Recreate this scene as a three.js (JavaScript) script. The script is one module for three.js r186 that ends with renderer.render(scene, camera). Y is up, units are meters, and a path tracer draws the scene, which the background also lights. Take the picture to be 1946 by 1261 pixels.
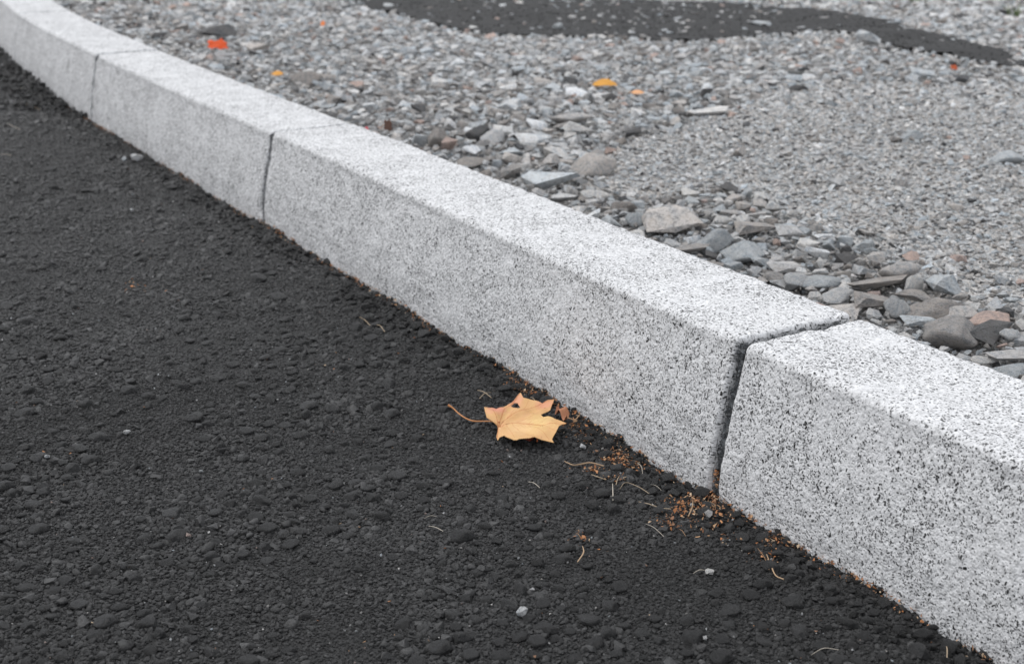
import * as THREE from 'three';
import { ConvexGeometry } from 'three/addons/geometries/ConvexGeometry.js';
import { mergeVertices, mergeGeometries } from 'three/addons/utils/BufferGeometryUtils.js';
import { TessellateModifier } from 'three/addons/modifiers/TessellateModifier.js';

// ------------------------------------------------------------------ camera, sky, sun, exposure
const W = 1946, H = 1261, FPX = 2626.7, PITCH = 0.3331, CAMH = 0.5133;
const scene = new THREE.Scene();
const camera = new THREE.PerspectiveCamera(2 * Math.atan(H / 2 / FPX) * 180 / Math.PI, 1024 / 663, 0.05, 600);
camera.position.set(0, CAMH, 0);
camera.rotation.set(-PITCH, 0, 0);
camera.focus = 1.12;
camera.userData.fStop = 12;

const renderer = new THREE.WebGLRenderer({ antialias: true });
renderer.setSize(1024, 663);
renderer.toneMapping = THREE.LinearToneMapping;
renderer.toneMappingExposure = 1.08;
renderer.outputColorSpace = THREE.SRGBColorSpace;
renderer.shadowMap.enabled = true;
renderer.shadowMap.type = THREE.PCFSoftShadowMap;

// overcast sky: brighter towards the zenith, the same all round
{
  const w = 64, h = 32, d = new Float32Array(w * h * 4);
  for (let j = 0; j < h; j++) {
    const el = ((j + 0.5) / h - 0.5) * Math.PI;            // row 0 is the bottom
    const L = el > 0 ? 0.72 + 0.42 * Math.sin(el) : 0.24;
    for (let i = 0; i < w; i++) d.set([L * 0.965, L * 0.99, L * 1.04, 1], (j * w + i) * 4);
  }
  const sky = new THREE.DataTexture(d, w, h, THREE.RGBAFormat, THREE.FloatType);
  sky.mapping = THREE.EquirectangularReflectionMapping;
  sky.magFilter = sky.minFilter = THREE.LinearFilter;
  sky.needsUpdate = true;
  scene.background = sky; scene.environment = sky;
}
const sun = new THREE.DirectionalLight(new THREE.Color().setRGB(1, 0.975, 0.94), 1.3);
sun.position.set(-3.0, 4.2, -3.0);
sun.target.position.set(0, 0, -1.6);
sun.castShadow = true;
sun.shadow.radius = 34;
sun.shadow.mapSize.set(2048, 2048);
Object.assign(sun.shadow.camera, { left: -4, right: 4, top: 4, bottom: -4, near: 0.1, far: 12 });
scene.add(sun, sun.target);

// ------------------------------------------------------------------ helpers
let seed = 20231;
const rnd = () => { seed |= 0; seed = seed + 0x6D2B79F5 | 0; let t = Math.imul(seed ^ seed >>> 15, 1 | seed); t = t + Math.imul(t ^ t >>> 7, 61 | t) ^ t; return ((t ^ t >>> 14) >>> 0) / 4294967296; };
const rr = (a, b) => a + (b - a) * rnd();
const pick = a => a[Math.floor(rnd() * a.length)];
const clamp = (x, a = 0, b = 1) => Math.min(b, Math.max(a, x));
const smooth = (a, b, x) => { const t = clamp((x - a) / (b - a)); return t * t * (3 - 2 * t); };
function hash(i, j, k) { let h = Math.imul(i, 374761393) + Math.imul(j, 668265263) + Math.imul(k, 2147483647 ^ 0x1b873593) | 0; h = Math.imul(h ^ h >>> 13, 1274126177); return ((h ^ h >>> 16) >>> 0) / 4294967296; }
function noise3(x, y, z) {                                   // value noise, -1 .. 1
  const i = Math.floor(x), j = Math.floor(y), k = Math.floor(z);
  let u = x - i, v = y - j, w = z - k; u = u * u * (3 - 2 * u); v = v * v * (3 - 2 * v); w = w * w * (3 - 2 * w);
  const l = (a, b, t) => a + (b - a) * t;
  return 2 * l(l(l(hash(i, j, k), hash(i + 1, j, k), u), l(hash(i, j + 1, k), hash(i + 1, j + 1, k), u), v),
    l(l(hash(i, j, k + 1), hash(i + 1, j, k + 1), u), l(hash(i, j + 1, k + 1), hash(i + 1, j + 1, k + 1), u), v), w) - 1;
}
const noise2 = (x, y, s = 0) => noise3(x, y, s * 17.3 + 0.5);
const fbm2 = (x, y, s = 0) => noise2(x, y, s) * 0.55 + noise2(x * 2.1, y * 2.1, s + 1) * 0.28 + noise2(x * 4.3, y * 4.3, s + 2) * 0.17;
// a pixel of the photograph gives a direction; the plane it lies on gives the distance
function ray(px, py) {
  const a = (px - W / 2) / FPX, b = -(py - H / 2) / FPX, c = Math.cos(PITCH), s = Math.sin(PITCH);
  return new THREE.Vector3(a, b * c - s, -c - b * s);
}
function gp(px, py, y = 0) { const d = ray(px, py), t = (y - CAMH) / d.y; return new THREE.Vector3(d.x * t, y, d.z * t); }
const depthOf = p => -p.z * Math.cos(PITCH) - (p.y - CAMH) * Math.sin(PITCH);
function toPx(p) { const d = depthOf(p), u = (p.y - CAMH) * Math.cos(PITCH) - p.z * Math.sin(PITCH); return [W / 2 + FPX * p.x / d, H / 2 - FPX * u / d, d]; }

const names = {};
const numbered = n => { const k = names[n] = (names[n] ?? -1) + 1; return k ? n + '_' + String(k).padStart(3, '0') : n; };
function shade(o) { o.traverse(c => { if (c.isMesh) { c.castShadow = true; c.receiveShadow = true; } }); return o; }
function thing(o, name, label, category, group) { o.name = numbered(name); o.userData = { label, category }; if (group) o.userData.group = group; scene.add(shade(o)); return o; }
function structure(o, name, label) { o.name = numbered(name); o.userData.kind = 'structure'; if (label) { o.userData.label = label; o.userData.category = name.replace(/_/g, ' '); } scene.add(shade(o)); return o; }
function part(o, name, parent, kind) { o.name = name; if (kind) o.userData.kind = kind; parent.add(shade(o)); return o; }

// ------------------------------------------------------------------ the kerb line: s runs along it, n across (front foot at n = 0)
const KO = new THREE.Vector2(0.1716, -1.0706), TH = 59.3 * Math.PI / 180;
const KT = new THREE.Vector2(Math.cos(TH), Math.sin(TH)), KN = new THREE.Vector2(Math.sin(TH), -Math.cos(TH));
const bend = s => (s < -2 ? (s + 2) ** 2 / 24 : 0) + 0.002 * Math.sin(s * 5);
function kp(s, n, y) { const m = n + bend(s); return new THREE.Vector3(KO.x + KT.x * s + KN.x * m, y, KO.y + KT.y * s + KN.y * m); }
function sn(x, z) { const dx = x - KO.x, dz = z - KO.y, s = dx * KT.x + dz * KT.y; return [s, dx * KN.x + dz * KN.y - bend(s)]; }
const TOPY = 0.1315, BACKN = 0.1515;

// ------------------------------------------------------------------ textures (colour, grain and fine relief only)
function tileNoise(n, cells, s) {                            // tiling value noise, n x n, 0..1
  const g = new Float32Array(cells * cells); for (let i = 0; i < g.length; i++) g[i] = hash(i, s, 77);
  const o = new Float32Array(n * n), xi = new Int32Array(n), xf = new Float32Array(n);
  for (let i = 0; i < n; i++) { const x = i / n * cells; xi[i] = Math.floor(x); const f = x - xi[i]; xf[i] = f * f * (3 - 2 * f); }
  for (let j = 0; j < n; j++) {
    const r0 = xi[j] * cells, r1 = ((xi[j] + 1) % cells) * cells, v = xf[j];
    for (let i = 0; i < n; i++) {
      const a = xi[i], b = (a + 1) % cells, u = xf[i];
      const p = g[r0 + a] + (g[r0 + b] - g[r0 + a]) * u, q = g[r1 + a] + (g[r1 + b] - g[r1 + a]) * u;
      o[j * n + i] = p + (q - p) * v;
    }
  }
  return o;
}
function tex(n, fn, srgb) {
  const d = new Uint8Array(n * n * 4), c = [0, 0, 0];
  for (let i = 0; i < n * n; i++) { fn(i, c); d[i * 4] = clamp(c[0]) * 255; d[i * 4 + 1] = clamp(c[1]) * 255; d[i * 4 + 2] = clamp(c[2]) * 255; d[i * 4 + 3] = 255; }
  const t = new THREE.DataTexture(d, n, n, THREE.RGBAFormat, THREE.UnsignedByteType);
  t.wrapS = t.wrapT = THREE.RepeatWrapping; t.magFilter = THREE.LinearFilter; t.minFilter = THREE.LinearMipmapLinearFilter; t.generateMipmaps = true;
  if (srgb) t.colorSpace = THREE.SRGBColorSpace; t.needsUpdate = true; return t;
}
// granite: pale feldspar, grey quartz, black mica; the tile is 0.82 m
const GT = 0.82, GN = 2048;
const granite = (() => {
  const dark = new Float32Array(GN * GN), mid = new Float32Array(GN * GN), px = GN / GT;
  const lf = tileNoise(GN, 22, 3), lf2 = tileNoise(GN, 70, 4);
  function blob(buf, x, y, r, v, lim) {
    const R = Math.ceil(r + 1);
    for (let b = -R; b <= R; b++) for (let a = -R; a <= R; a++) {
      const e = clamp(r + 0.5 - Math.hypot(a, b)); if (e <= 0) continue;
      const k = ((y + b + GN * 4) % GN | 0) * GN + ((x + a + GN * 4) % GN | 0);
      buf[k] = Math.max(buf[k], e * v);
    }
  }
  for (let i = 0; i < 120000; i++) { const x = rnd() * GN, y = rnd() * GN; const r = rr(0.8, 2.4); for (let k = 0; k < 3; k++) blob(mid, Math.floor(x + rr(-r, r)), Math.floor(y + rr(-r, r)), r * rr(0.5, 0.9), rr(0.3, 1)); }
  for (let i = 0; i < 150000; i++) {
    const x = rnd() * GN, y = rnd() * GN, q = lf[(y | 0) * GN + (x | 0)] * 0.5 + lf2[(y | 0) * GN + (x | 0)] * 0.5;
    if (q * 0.8 + 0.1 + rr(-0.25, 0.25) < 0.42) continue;
    const r = rnd() < 0.025 ? rr(1.9, 3.0) : rr(0.5, 1.55), an = rnd() * 6.28, v = rr(0.55, 1);
    for (let k = 0; k < 3; k++) { const o = (k - 1) * r * rr(0.5, 1.2); blob(dark, Math.floor(x + Math.cos(an) * o), Math.floor(y + Math.sin(an) * o), r * rr(0.5, 0.95), v); }
  }
  const f1 = tileNoise(GN, 700, 5), f2 = tileNoise(GN, 300, 6);
  const map = tex(GN, (i, c) => {
    let v = 0.862 + (f1[i] - 0.5) * 0.10 + (f2[i] - 0.5) * 0.10;
    v -= mid[i] * 0.15; v = v * (1 - dark[i] * 0.91);
    c[0] = v * 0.998; c[1] = v; c[2] = v * 1.006;
  }, true);
  const bump = tex(GN, (i, c) => { c[0] = c[1] = c[2] = 0.5 + (f1[i] - 0.5) * 0.45 + (f2[i] - 0.5) * 0.5 - dark[i] * 0.3 - mid[i] * 0.1; });
  return { map, bump };
})();
const MN = 1024, mn1 = tileNoise(MN, 12, 11), mn2 = tileNoise(MN, 40, 12), mn3 = tileNoise(MN, 130, 13), mn4 = tileNoise(MN, 400, 14);
const mottle = tex(MN, (i, c) => {
  let v = 0.93 + (mn1[i] - 0.5) * 0.22 + (mn2[i] - 0.5) * 0.28 + (mn3[i] - 0.5) * 0.26 + (mn4[i] - 0.5) * 0.22;
  if (mn3[i] > 0.8) v += 0.10; if (mn4[i] < 0.16) v -= 0.22;
  const wm = (mn2[(i * 7) % (MN * MN)] - 0.5) * 0.02 + (mn1[i] - 0.5) * 0.05; c[0] = v + wm; c[1] = v; c[2] = v - wm;
}, true);
const mottleBump = tex(MN, (i, c) => { c[0] = c[1] = c[2] = 0.5 + (mn2[i] - 0.5) * 0.4 + (mn3[i] - 0.5) * 0.4 + (mn4[i] - 0.5) * 0.35; });

const tar = tex(MN, (i, c) => {
  let v = 0.80 + (mn2[i] - 0.5) * 0.34 + (mn3[i] - 0.5) * 0.36 + (mn4[i] - 0.5) * 0.42;
  if (mn4[i] > 0.86) v += 0.2; c[0] = c[1] = c[2] = v;
}, true);
const col = (r, g, b) => new THREE.Color().setRGB(r, g, b);
const M = {
  asphalt: new THREE.MeshStandardMaterial({ color: col(0.028, 0.028, 0.0285), roughness: 0.8, map: tar, bumpMap: mottleBump, bumpScale: 0.0016 }),
  crumb: new THREE.MeshStandardMaterial({ color: 0xffffff, roughness: 0.5, map: tar, bumpMap: mottleBump, bumpScale: 0.0005 }),
  lump: new THREE.MeshStandardMaterial({ color: 0xffffff, roughness: 0.44, map: tar, bumpMap: mottleBump, bumpScale: 0.0012 }),
  granite: new THREE.MeshStandardMaterial({ color: col(0.93, 0.93, 0.93), roughness: 0.85, map: granite.map, bumpMap: granite.bump, bumpScale: 0.0011, vertexColors: true }),
  mortar: new THREE.MeshStandardMaterial({ color: col(0.17, 0.18, 0.19), roughness: 0.95, map: mottle, bumpMap: mottleBump, bumpScale: 0.002 }),
  dust: new THREE.MeshStandardMaterial({ color: col(0.52, 0.51, 0.50), roughness: 0.95, map: mottle, bumpMap: mottleBump, bumpScale: 0.004 }),
  stone: new THREE.MeshStandardMaterial({ color: 0xffffff, roughness: 0.85, map: mottle, bumpMap: mottleBump, bumpScale: 0.0012 }),
  straw: new THREE.MeshStandardMaterial({ color: col(0.50, 0.38, 0.25), roughness: 0.7 }),
  twig: new THREE.MeshStandardMaterial({ color: col(0.48, 0.30, 0.17), roughness: 0.8 }),
  litter: new THREE.MeshStandardMaterial({ color: 0xffffff, roughness: 0.85, side: THREE.DoubleSide }),
  weed: new THREE.MeshStandardMaterial({ color: col(0.10, 0.14, 0.05), roughness: 0.8, side: THREE.DoubleSide }),
};

// ------------------------------------------------------------------ ground heights
const asphaltY = (x, z) => {
  const [s, n] = sn(x, z);
  let y = 0.0016 * noise2(x * 7, z * 7, 1) + 0.0018 * noise2(x * 22, z * 22, 2) + 0.0010 * noise2(x * 60, z * 60, 3);
  y += 0.010 * smooth(-2.15, -2.6, s) * smooth(-0.16, -0.01, n);      // asphalt pushed up against the far kerb stones
  y += 0.004 * smooth(-0.05, 0, n) * (noise2(s * 14, 3, 4) - 0.3);
  return y - 0.004;
};
const gravelY = (x, z) => { const n = sn(x, z)[1]; return 0.072 + 0.008 * noise2(x * 2.2, z * 2.2, 5) + 0.006 * noise2(x * 7, z * 7, 6) - 0.010 * smooth(0.34, 0.16, n) + 0.004 * smooth(0, 1.5, n - 0.6); };
function inside(poly, x, z) { let c = false; for (let i = 0, j = poly.length - 1; i < poly.length; j = i++) { const a = poly[i], b = poly[j]; if ((a.z > z) !== (b.z > z) && x < (b.x - a.x) * (z - a.z) / (b.z - a.z) + a.x) c = !c; } return c; }
// the strip of fresh asphalt that crosses the gravel, and the zone of finer crushed stone
const GY = 0.078;
const bandPoly = [[560, -14], [700, 8], [800, 34], [860, 52], [984, 62], [1084, 65], [1200, 68], [1300, 74], [1379, 72], [1440, 68], [1530, 64], [1600, 66], [1647, 78], [1714, 91], [1797, 103], [1897, 119], [1960, 130], [2100, 152], [2100, 139], [1960, 117], [1880, 94], [1830, 80], [1780, 68], [1730, 56], [1660, 40], [1597, 29], [1530, 22], [1463, 17], [1380, 10], [1300, 5], [1180, -2], [1000, -8], [800, -18]].map(p => gp(p[0], p[1], GY));
const finePoly = [[1160, 300], [1230, 250], [1350, 205], [1500, 150], [1700, 142], [2200, 190], [2200, 760], [1946, 585], [1760, 510], [1560, 440], [1440, 385], [1300, 370], [1210, 395], [1150, 370]].map(p => gp(p[0], p[1], GY));
const inBand = (x, z) => inside(bandPoly, x + 0.03 * noise2(x * 9, z * 9, 8), z + 0.03 * noise2(x * 8, z * 8, 9) + 0.035 * noise2(x * 28, z * 28, 12));
const inFine = (x, z) => inside(finePoly, x + 0.07 * noise2(x * 5, z * 5, 10), z + 0.12 * noise2(x * 5, z * 5, 11));

function field(x0, x1, z0, z1, step, yf, keep, m, uv = 0.5) {
  const nx = Math.round((x1 - x0) / step), nz = Math.round((z1 - z0) / step), id = new Int32Array((nx + 1) * (nz + 1)).fill(-1), pos = [], uvs = [], idx = [];
  const vert = (i, j) => { const k = j * (nx + 1) + i; if (id[k] < 0) { const x = x0 + i * step, z = z0 + j * step; id[k] = pos.length / 3; pos.push(x, yf(x, z), z); uvs.push(x / uv, z / uv); } return id[k]; };
  for (let j = 0; j < nz; j++) for (let i = 0; i < nx; i++) { if (!keep(x0 + (i + 0.5) * step, z0 + (j + 0.5) * step)) continue; const a = vert(i, j), b = vert(i + 1, j), c = vert(i + 1, j + 1), d = vert(i, j + 1); idx.push(a, d, b, b, d, c); }
  const g = new THREE.BufferGeometry(); g.setAttribute('position', new THREE.Float32BufferAttribute(pos, 3)); g.setAttribute('uv', new THREE.Float32BufferAttribute(uvs, 2)); g.setIndex(idx); g.computeVertexNormals();
  return new THREE.Mesh(g, m);
}
function plane(w, d, x, y, z, m) { const g = new THREE.PlaneGeometry(w, d); g.rotateX(-Math.PI / 2); const p = g.attributes.uv; for (let i = 0; i < p.count; i++) p.setXY(i, p.getX(i) * w / 0.7, p.getY(i) * d / 0.7); const o = new THREE.Mesh(g, m); o.position.set(x, y, z); return o; }

structure(plane(400, 400, 0, -0.2, -60, M.dust), 'ground', 'wide sheet of grey earth reaching to the horizon');
const seenX = z => 0.37 * Math.abs(z) + 0.42;                 // half width that a viewer here or a step aside can see
const road = new THREE.Group();
part(field(-1.7, 1.2, -2.3, -0.25, 0.005, asphaltY, (x, z) => sn(x, z)[1] < 0.012 && Math.abs(x) < seenX(z), M.asphalt), 'asphalt_surface', road);
part(field(-3.2, 0.3, -5.6, -2.3, 0.012, asphaltY, (x, z) => sn(x, z)[1] < 0.012, M.asphalt), 'asphalt_surface', road);
{
  // the road beyond what is seen from here
  const g = new THREE.BufferGeometry(), a = kp(-40, 0, 0), p = [];
  const e = [kp(30, 0.03, -0.012), kp(-2, 0.03, -0.012), kp(-3, 0.03, -0.012), kp(-4.2, 0.03, -0.012), kp(-5.5, 0.03, -0.012)];
  const f = e.map(v => new THREE.Vector3(v.x - KN.x * 30, v.y, v.z - KN.y * 30)), uv = [];
  for (let i = 0; i < 4; i++) for (const v of [e[i], e[i + 1], f[i], f[i], e[i + 1], f[i + 1]]) { p.push(v.x, v.y, v.z); uv.push(v.x / 0.5, v.z / 0.5); }
  g.setAttribute('position', new THREE.Float32BufferAttribute(p, 3)); g.setAttribute('uv', new THREE.Float32BufferAttribute(uv, 2)); g.computeVertexNormals();
  const m = M.asphalt.clone(); m.side = THREE.DoubleSide;
  part(new THREE.Mesh(g, m), 'outer_surface', road);
}
structure(road, 'asphalt_road', 'dark coarse asphalt road surface in front of the kerb');

// ------------------------------------------------------------------ stone shapes
function boxUV(g, k = 1, keep = false) {                                    // flat-shaded, uv by the way each face points
  g = g.index ? g.toNonIndexed() : g; if (!keep) g.computeVertexNormals();
  const p = g.attributes.position, n = g.attributes.normal, uv = new Float32Array(p.count * 2), o = rnd();
  for (let i = 0; i < p.count; i++) {
    const f = i - i % 3; let nx = 0, ny = 0, nz = 0; for (let q = 0; q < 3; q++) { nx += Math.abs(n.getX(f + q)); ny += Math.abs(n.getY(f + q)); nz += Math.abs(n.getZ(f + q)); }
    const [a, b] = ny >= nx && ny >= nz ? [p.getX(i), p.getZ(i)] : nx > nz ? [p.getZ(i), p.getY(i)] : [p.getX(i), p.getY(i)];
    uv[i * 2] = a * k + o; uv[i * 2 + 1] = b * k + o * 3;
  }
  g.setAttribute('uv', new THREE.BufferAttribute(uv, 2)); return g;
}
function hull(pts, sx, sy, sz, k) {                           // an angular broken stone, half-lengths about 1
  const v = [];
  for (let i = 0; i < pts; i++) { const d = new THREE.Vector3(rr(-1, 1), rr(-1, 1), rr(-1, 1)); if (d.length() < 0.1) d.set(1, 0, 0); d.normalize(); const m = Math.max(Math.abs(d.x), Math.abs(d.y), Math.abs(d.z)); d.lerp(d.clone().divideScalar(m), 0.35).multiplyScalar(pts < 14 ? rr(0.62, 1.08) : rr(0.74, 1)); v.push(new THREE.Vector3(d.x * sx, d.y * sy, d.z * sz)); }
  return boxUV(new ConvexGeometry(v), k);
}
function cutStone(detail, sx, sy, sz, cuts, rough, k, d0 = 0.5, d1 = 0.85) {      // larger stone: flat cleavage faces, worn edges, rough skin
  const g0 = new THREE.IcosahedronGeometry(1, detail); g0.deleteAttribute('uv'); g0.deleteAttribute('normal'); const g = mergeVertices(g0), p = g.attributes.position, pl = [];
  for (let i = 0; i < cuts; i++) pl.push([new THREE.Vector3(rr(-1, 1), rr(-1, 1), rr(-1, 1)).normalize(), rr(d0, d1)]);
  const v = new THREE.Vector3(), o = rnd() * 50;
  for (let i = 0; i < p.count; i++) {
    v.fromBufferAttribute(p, i).normalize(); let r = 1, sum = Math.exp(-26);
    for (const [n, d] of pl) { const q = v.dot(n); if (q > 0.2) sum += Math.exp(-26 * d / q); }
    r = Math.min(1, -Math.log(sum) / 26);
    r *= 1 + rough * (noise3(v.x * 2.5 + o, v.y * 2.5, v.z * 2.5) + 0.5 * noise3(v.x * 7 + o, v.y * 7, v.z * 7));
    p.setXYZ(i, v.x * r * sx, v.y * r * sy, v.z * r * sz);
  }
  g.computeVertexNormals(); return boxUV(g, k, true);
}
const PAL = {
  blue: [0.56, 0.595, 0.62], pale: [0.68, 0.685, 0.685], grey: [0.54, 0.54, 0.54], warm: [0.58, 0.56, 0.545], brown: [0.34, 0.32, 0.305], dark: [0.12, 0.12, 0.122], pink: [0.55, 0.43, 0.385], white: [0.80, 0.80, 0.80],
};
const MIX = ['blue', 'blue', 'blue', 'blue', 'blue', 'blue', 'pale', 'pale', 'pale', 'pale', 'pale', 'pale', 'grey', 'grey', 'grey', 'grey', 'warm', 'warm', 'warm', 'warm', 'brown', 'brown', 'dark', 'pink', 'white', 'white', 'white', 'white', 'white'];
const tint = (k, a = 0.14) => { const c = PAL[k], f = 1 + rr(-a, a), w = rr(-0.03, 0.03); return col(c[0] * f * (1 + w), c[1] * f, c[2] * f * (1 - w)); };
const stoneMats = {}; for (const k in PAL) stoneMats[k] = [0, 1, 2].map(() => { const m = M.stone.clone(); m.color = tint(k, 0.16); return m; });

const D = new THREE.Object3D();
function scatter(items, geos, m, name, parent, kind = 'stuff') {   // items: [x,y,z, sx,sy,sz, yaw,tiltx,tiltz, colour]
  const per = geos.map(() => []); items.forEach((it, i) => per[i % geos.length].push(it));
  const grp = new THREE.Group();
  per.forEach((list, gi) => {
    const im = new THREE.InstancedMesh(geos[gi], m, list.length);
    list.forEach((t, i) => { D.position.set(t[0], t[1], t[2]); D.rotation.set(t[7], t[6], t[8], 'YXZ'); D.scale.set(t[3], t[4], t[5]); D.updateMatrix(); im.setMatrixAt(i, D.matrix); im.setColorAt(i, t[9]); });
    im.userData.kind = kind; im.name = name; shade(im); (parent ?? scene).add(im);
  });
}

// ------------------------------------------------------------------ asphalt: crumbs, aggregate
const inView = (x, z, y = 0, m = 160) => { const q = toPx(new THREE.Vector3(x, y, z)); return q[0] > -m && q[0] < W + m && q[1] > -m && q[1] < H + m; };
const crumbTone = (x, z) => { const f = 0.050 * (1 + 0.45 * fbm2(x * 4.5, z * 4.5, 20) + 0.25 * smooth(-1.3, -2.0, z) + rr(-0.4, 0.4)) * (rnd() < 0.03 ? 1.9 : 1.12); return col(f, f * 0.995, f * 1.0); };
{
  const geos = [0, 1, 2, 3, 4, 5, 6].map(i => i < 4 ? hull(20, 1, 0.8, 0.9, 0.12) : cutStone(1, 1, 0.8, 0.9, 8, 0.24, 0.12));
  const items = [];
  const fill = (z0, z1, c, r0, r1) => {
    for (let z = z0; z < z1; z += c) for (let x = -seenX(z); x < seenX(z); x += c) {
      const X = x + rr(-0.5, 0.5) * c, Z = z + rr(-0.5, 0.5) * c; if (sn(X, Z)[1] > 0.004 || !inView(X, Z, 0, 330)) continue;
      const big = 0.5 + 0.5 * noise2(X * 18, Z * 18, 21);
      let r = rr(r0, r1) * (0.75 + 0.6 * big); if (rnd() < 0.05 * (0.4 + big)) r *= rr(1.4, 2.3);
      items.push([X, asphaltY(X, Z) + r * rr(-0.5, 0.42) + (r0 < 0.0008 ? 0.0007 : 0), Z, r, r * rr(0.75, 1.1), r * rr(0.7, 1.1), rnd() * 6.28, rr(-0.5, 0.5), rr(-0.5, 0.5), crumbTone(X, Z)]);
    }
  };
  fill(-1.75, -0.45, 0.0030, 0.0012, 0.0027);
  fill(-1.35, -0.55, 0.0027, 0.0006, 0.0012);
  fill(-2.7, -1.75, 0.0042, 0.0014, 0.0032);
  fill(-4.4, -2.7, 0.0065, 0.0026, 0.0045);
  scatter(items, geos, M.crumb, 'asphalt_grain', road);
}
{
  // larger aggregate, bedded flush by the roller: those read from the photograph, then more of the same
  const geos = [0, 1, 2, 3, 4, 5].map(() => cutStone(4, 1, 0.60, 0.85, 14, 0.09, 0.5));
  const mats = [0.046, 0.056, 0.066, 0.080].map((v, i) => { const m = M.lump.clone(); m.color = col(v, v, v * 1.01); m.roughness = [0.42, 0.36, 0.4, 0.32][i]; return m; });
  const L = [];
  const at = (ox, oy, sc, list) => list.forEach(([x, y, w, h]) => { const p = gp(ox + x / sc, oy + y / sc); L.push([p.x, p.z, w / sc / 2 * depthOf(p) / FPX, clamp(h / w / 0.42, 0.7, 1.5), 1]); });
  at(650, 841, 2.994, [[1265, 640, 140, 70], [700, 860, 120, 50], [625, 965, 130, 60], [700, 1085, 220, 55], [1010, 1080, 110, 60], [650, 1035, 90, 40], [1150, 890, 110, 60], [830, 865, 100, 50], [600, 750, 60, 30], [340, 290, 90, 40], [860, 150, 80, 40], [1170, 230, 90, 50], [1370, 240, 110, 60], [1480, 270, 110, 60], [1430, 335, 120, 60], [1540, 360, 130, 60], [1570, 310, 100, 50], [1760, 260, 110, 60], [1700, 345, 100, 60], [1800, 370, 110, 60], [90, 705, 80, 40], [940, 355, 70, 40], [450, 640, 60, 40]]);
  at(1296, 841, 2.994, [[235, 1120, 130, 50], [685, 1190, 90, 70], [790, 1200, 80, 70], [890, 1225, 130, 60], [1010, 1230, 100, 80], [1360, 1180, 200, 60], [1740, 1175, 110, 60], [1580, 1215, 110, 60], [595, 1005, 90, 60], [480, 1110, 100, 60], [330, 430, 90, 45], [350, 510, 100, 55], [460, 505, 90, 70], [595, 530, 80, 70], [640, 650, 80, 60], [655, 605, 60, 40], [250, 470, 80, 50], [130, 450, 80, 50], [700, 680, 60, 40], [820, 730, 60, 30], [740, 745, 60, 30], [40, 1000, 130, 60]]);
  at(0, 841, 2.994, [[1495, 85, 100, 60], [1485, 150, 70, 60], [1660, 570, 120, 60], [1040, 690, 80, 90], [240, 270, 120, 50], [1030, 450, 90, 40], [1200, 640, 130, 60], [150, 790, 110, 70], [370, 310, 80, 40], [780, 320, 70, 40], [1160, 340, 70, 40], [1770, 310, 100, 40], [1840, 350, 80, 40], [660, 1075, 80, 40], [470, 1060, 70, 40], [810, 960, 100, 40], [1550, 1080, 90, 50], [1610, 905, 120, 40], [1740, 985, 90, 40], [430, 540, 90, 50], [1100, 1100, 70, 40], [600, 250, 60, 30], [580, 860, 60, 30], [120, 390, 70, 40]]);
  at(0, 420, 2.994, [[1090, 1110, 130, 80], [1280, 1095, 70, 40], [1340, 1050, 80, 30], [925, 1000, 70, 40], [130, 1080, 140, 60], [340, 1100, 80, 40], [150, 950, 120, 50], [1080, 670, 70, 35], [1150, 650, 70, 30], [1180, 680, 70, 40], [910, 660, 70, 30], [890, 360, 60, 26], [960, 350, 55, 26], [380, 370, 70, 26], [1090, 600, 80, 30], [950, 765, 60, 30], [180, 270, 90, 40], [1300, 500, 45, 18], [790, 165, 40, 18], [230, 730, 80, 30], [20, 1050, 70, 40], [1190, 1030, 80, 50]]);
  const used = L.map(l => [l[0], l[1], l[2]]);
  for (let t = 0; t < 16000 && L.length < 1150; t++) {
    const px = rr(-120, W + 120), py = 110 + (H + 20) * Math.pow(rnd(), 0.6), p = gp(px, py), [s, n] = sn(p.x, p.z); if (n > -0.006) continue;
    const a = rr(0.0035, 0.0105) * (rnd() < 0.12 ? 1.35 : 1), dens = 0.45 + 1.0 * noise2(p.x * 9, p.z * 9, 25) + 0.6 * smooth(-0.08, -0.01, n);
    if (rnd() > dens || used.some(u => Math.hypot(u[0] - p.x, u[1] - p.z) < (u[2] + a) * 0.92)) continue;
    L.push([p.x, p.z, a, rr(0.7, 1.2), 0]); used.push([p.x, p.z, a]);
  }
  L.sort((u, v) => v[2] / (depthOf(new THREE.Vector3(v[0], 0, v[1]))) - u[2] / depthOf(new THREE.Vector3(u[0], 0, u[1])));
  const rest = [];
  L.forEach(([x, z, a, q], i) => {
    const n = sn(x, z)[1], edge = smooth(-0.07, -0.015, n), y = asphaltY(x, z) + a * (0.05 + 0.20 * edge * rr(0.6, 1.6)) + 0.0009, yaw = (rnd() < 0.5 ? rr(-0.5, 0.5) : rnd() * 6.28), tx = rr(-0.15, 0.15) * (1 + edge), tz = rr(-0.15, 0.15) * (1 + edge);
    if (i < 290) { const o = new THREE.Mesh(pick(geos), pick(mats)); o.position.set(x, y, z); o.rotation.set(tx, yaw, tz, 'YXZ'); o.scale.set(a, a * rr(0.75, 1.05), a * q); part(o, 'aggregate_stone', road); }
    else { const f = rr(0.042, 0.078); rest.push([x, y, z, a, a * rr(0.7, 1), a * q, yaw, tx, tz, col(f, f, f * 1.01)]); }
  });
  scatter(rest, geos, M.lump, 'small_aggregate', road);
  // loose black chippings left along the foot of the kerb
  const loose = [], gl = [0, 1, 2, 3].map(() => hull(16, 1, 0.75, 0.85, 0.3));
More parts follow.
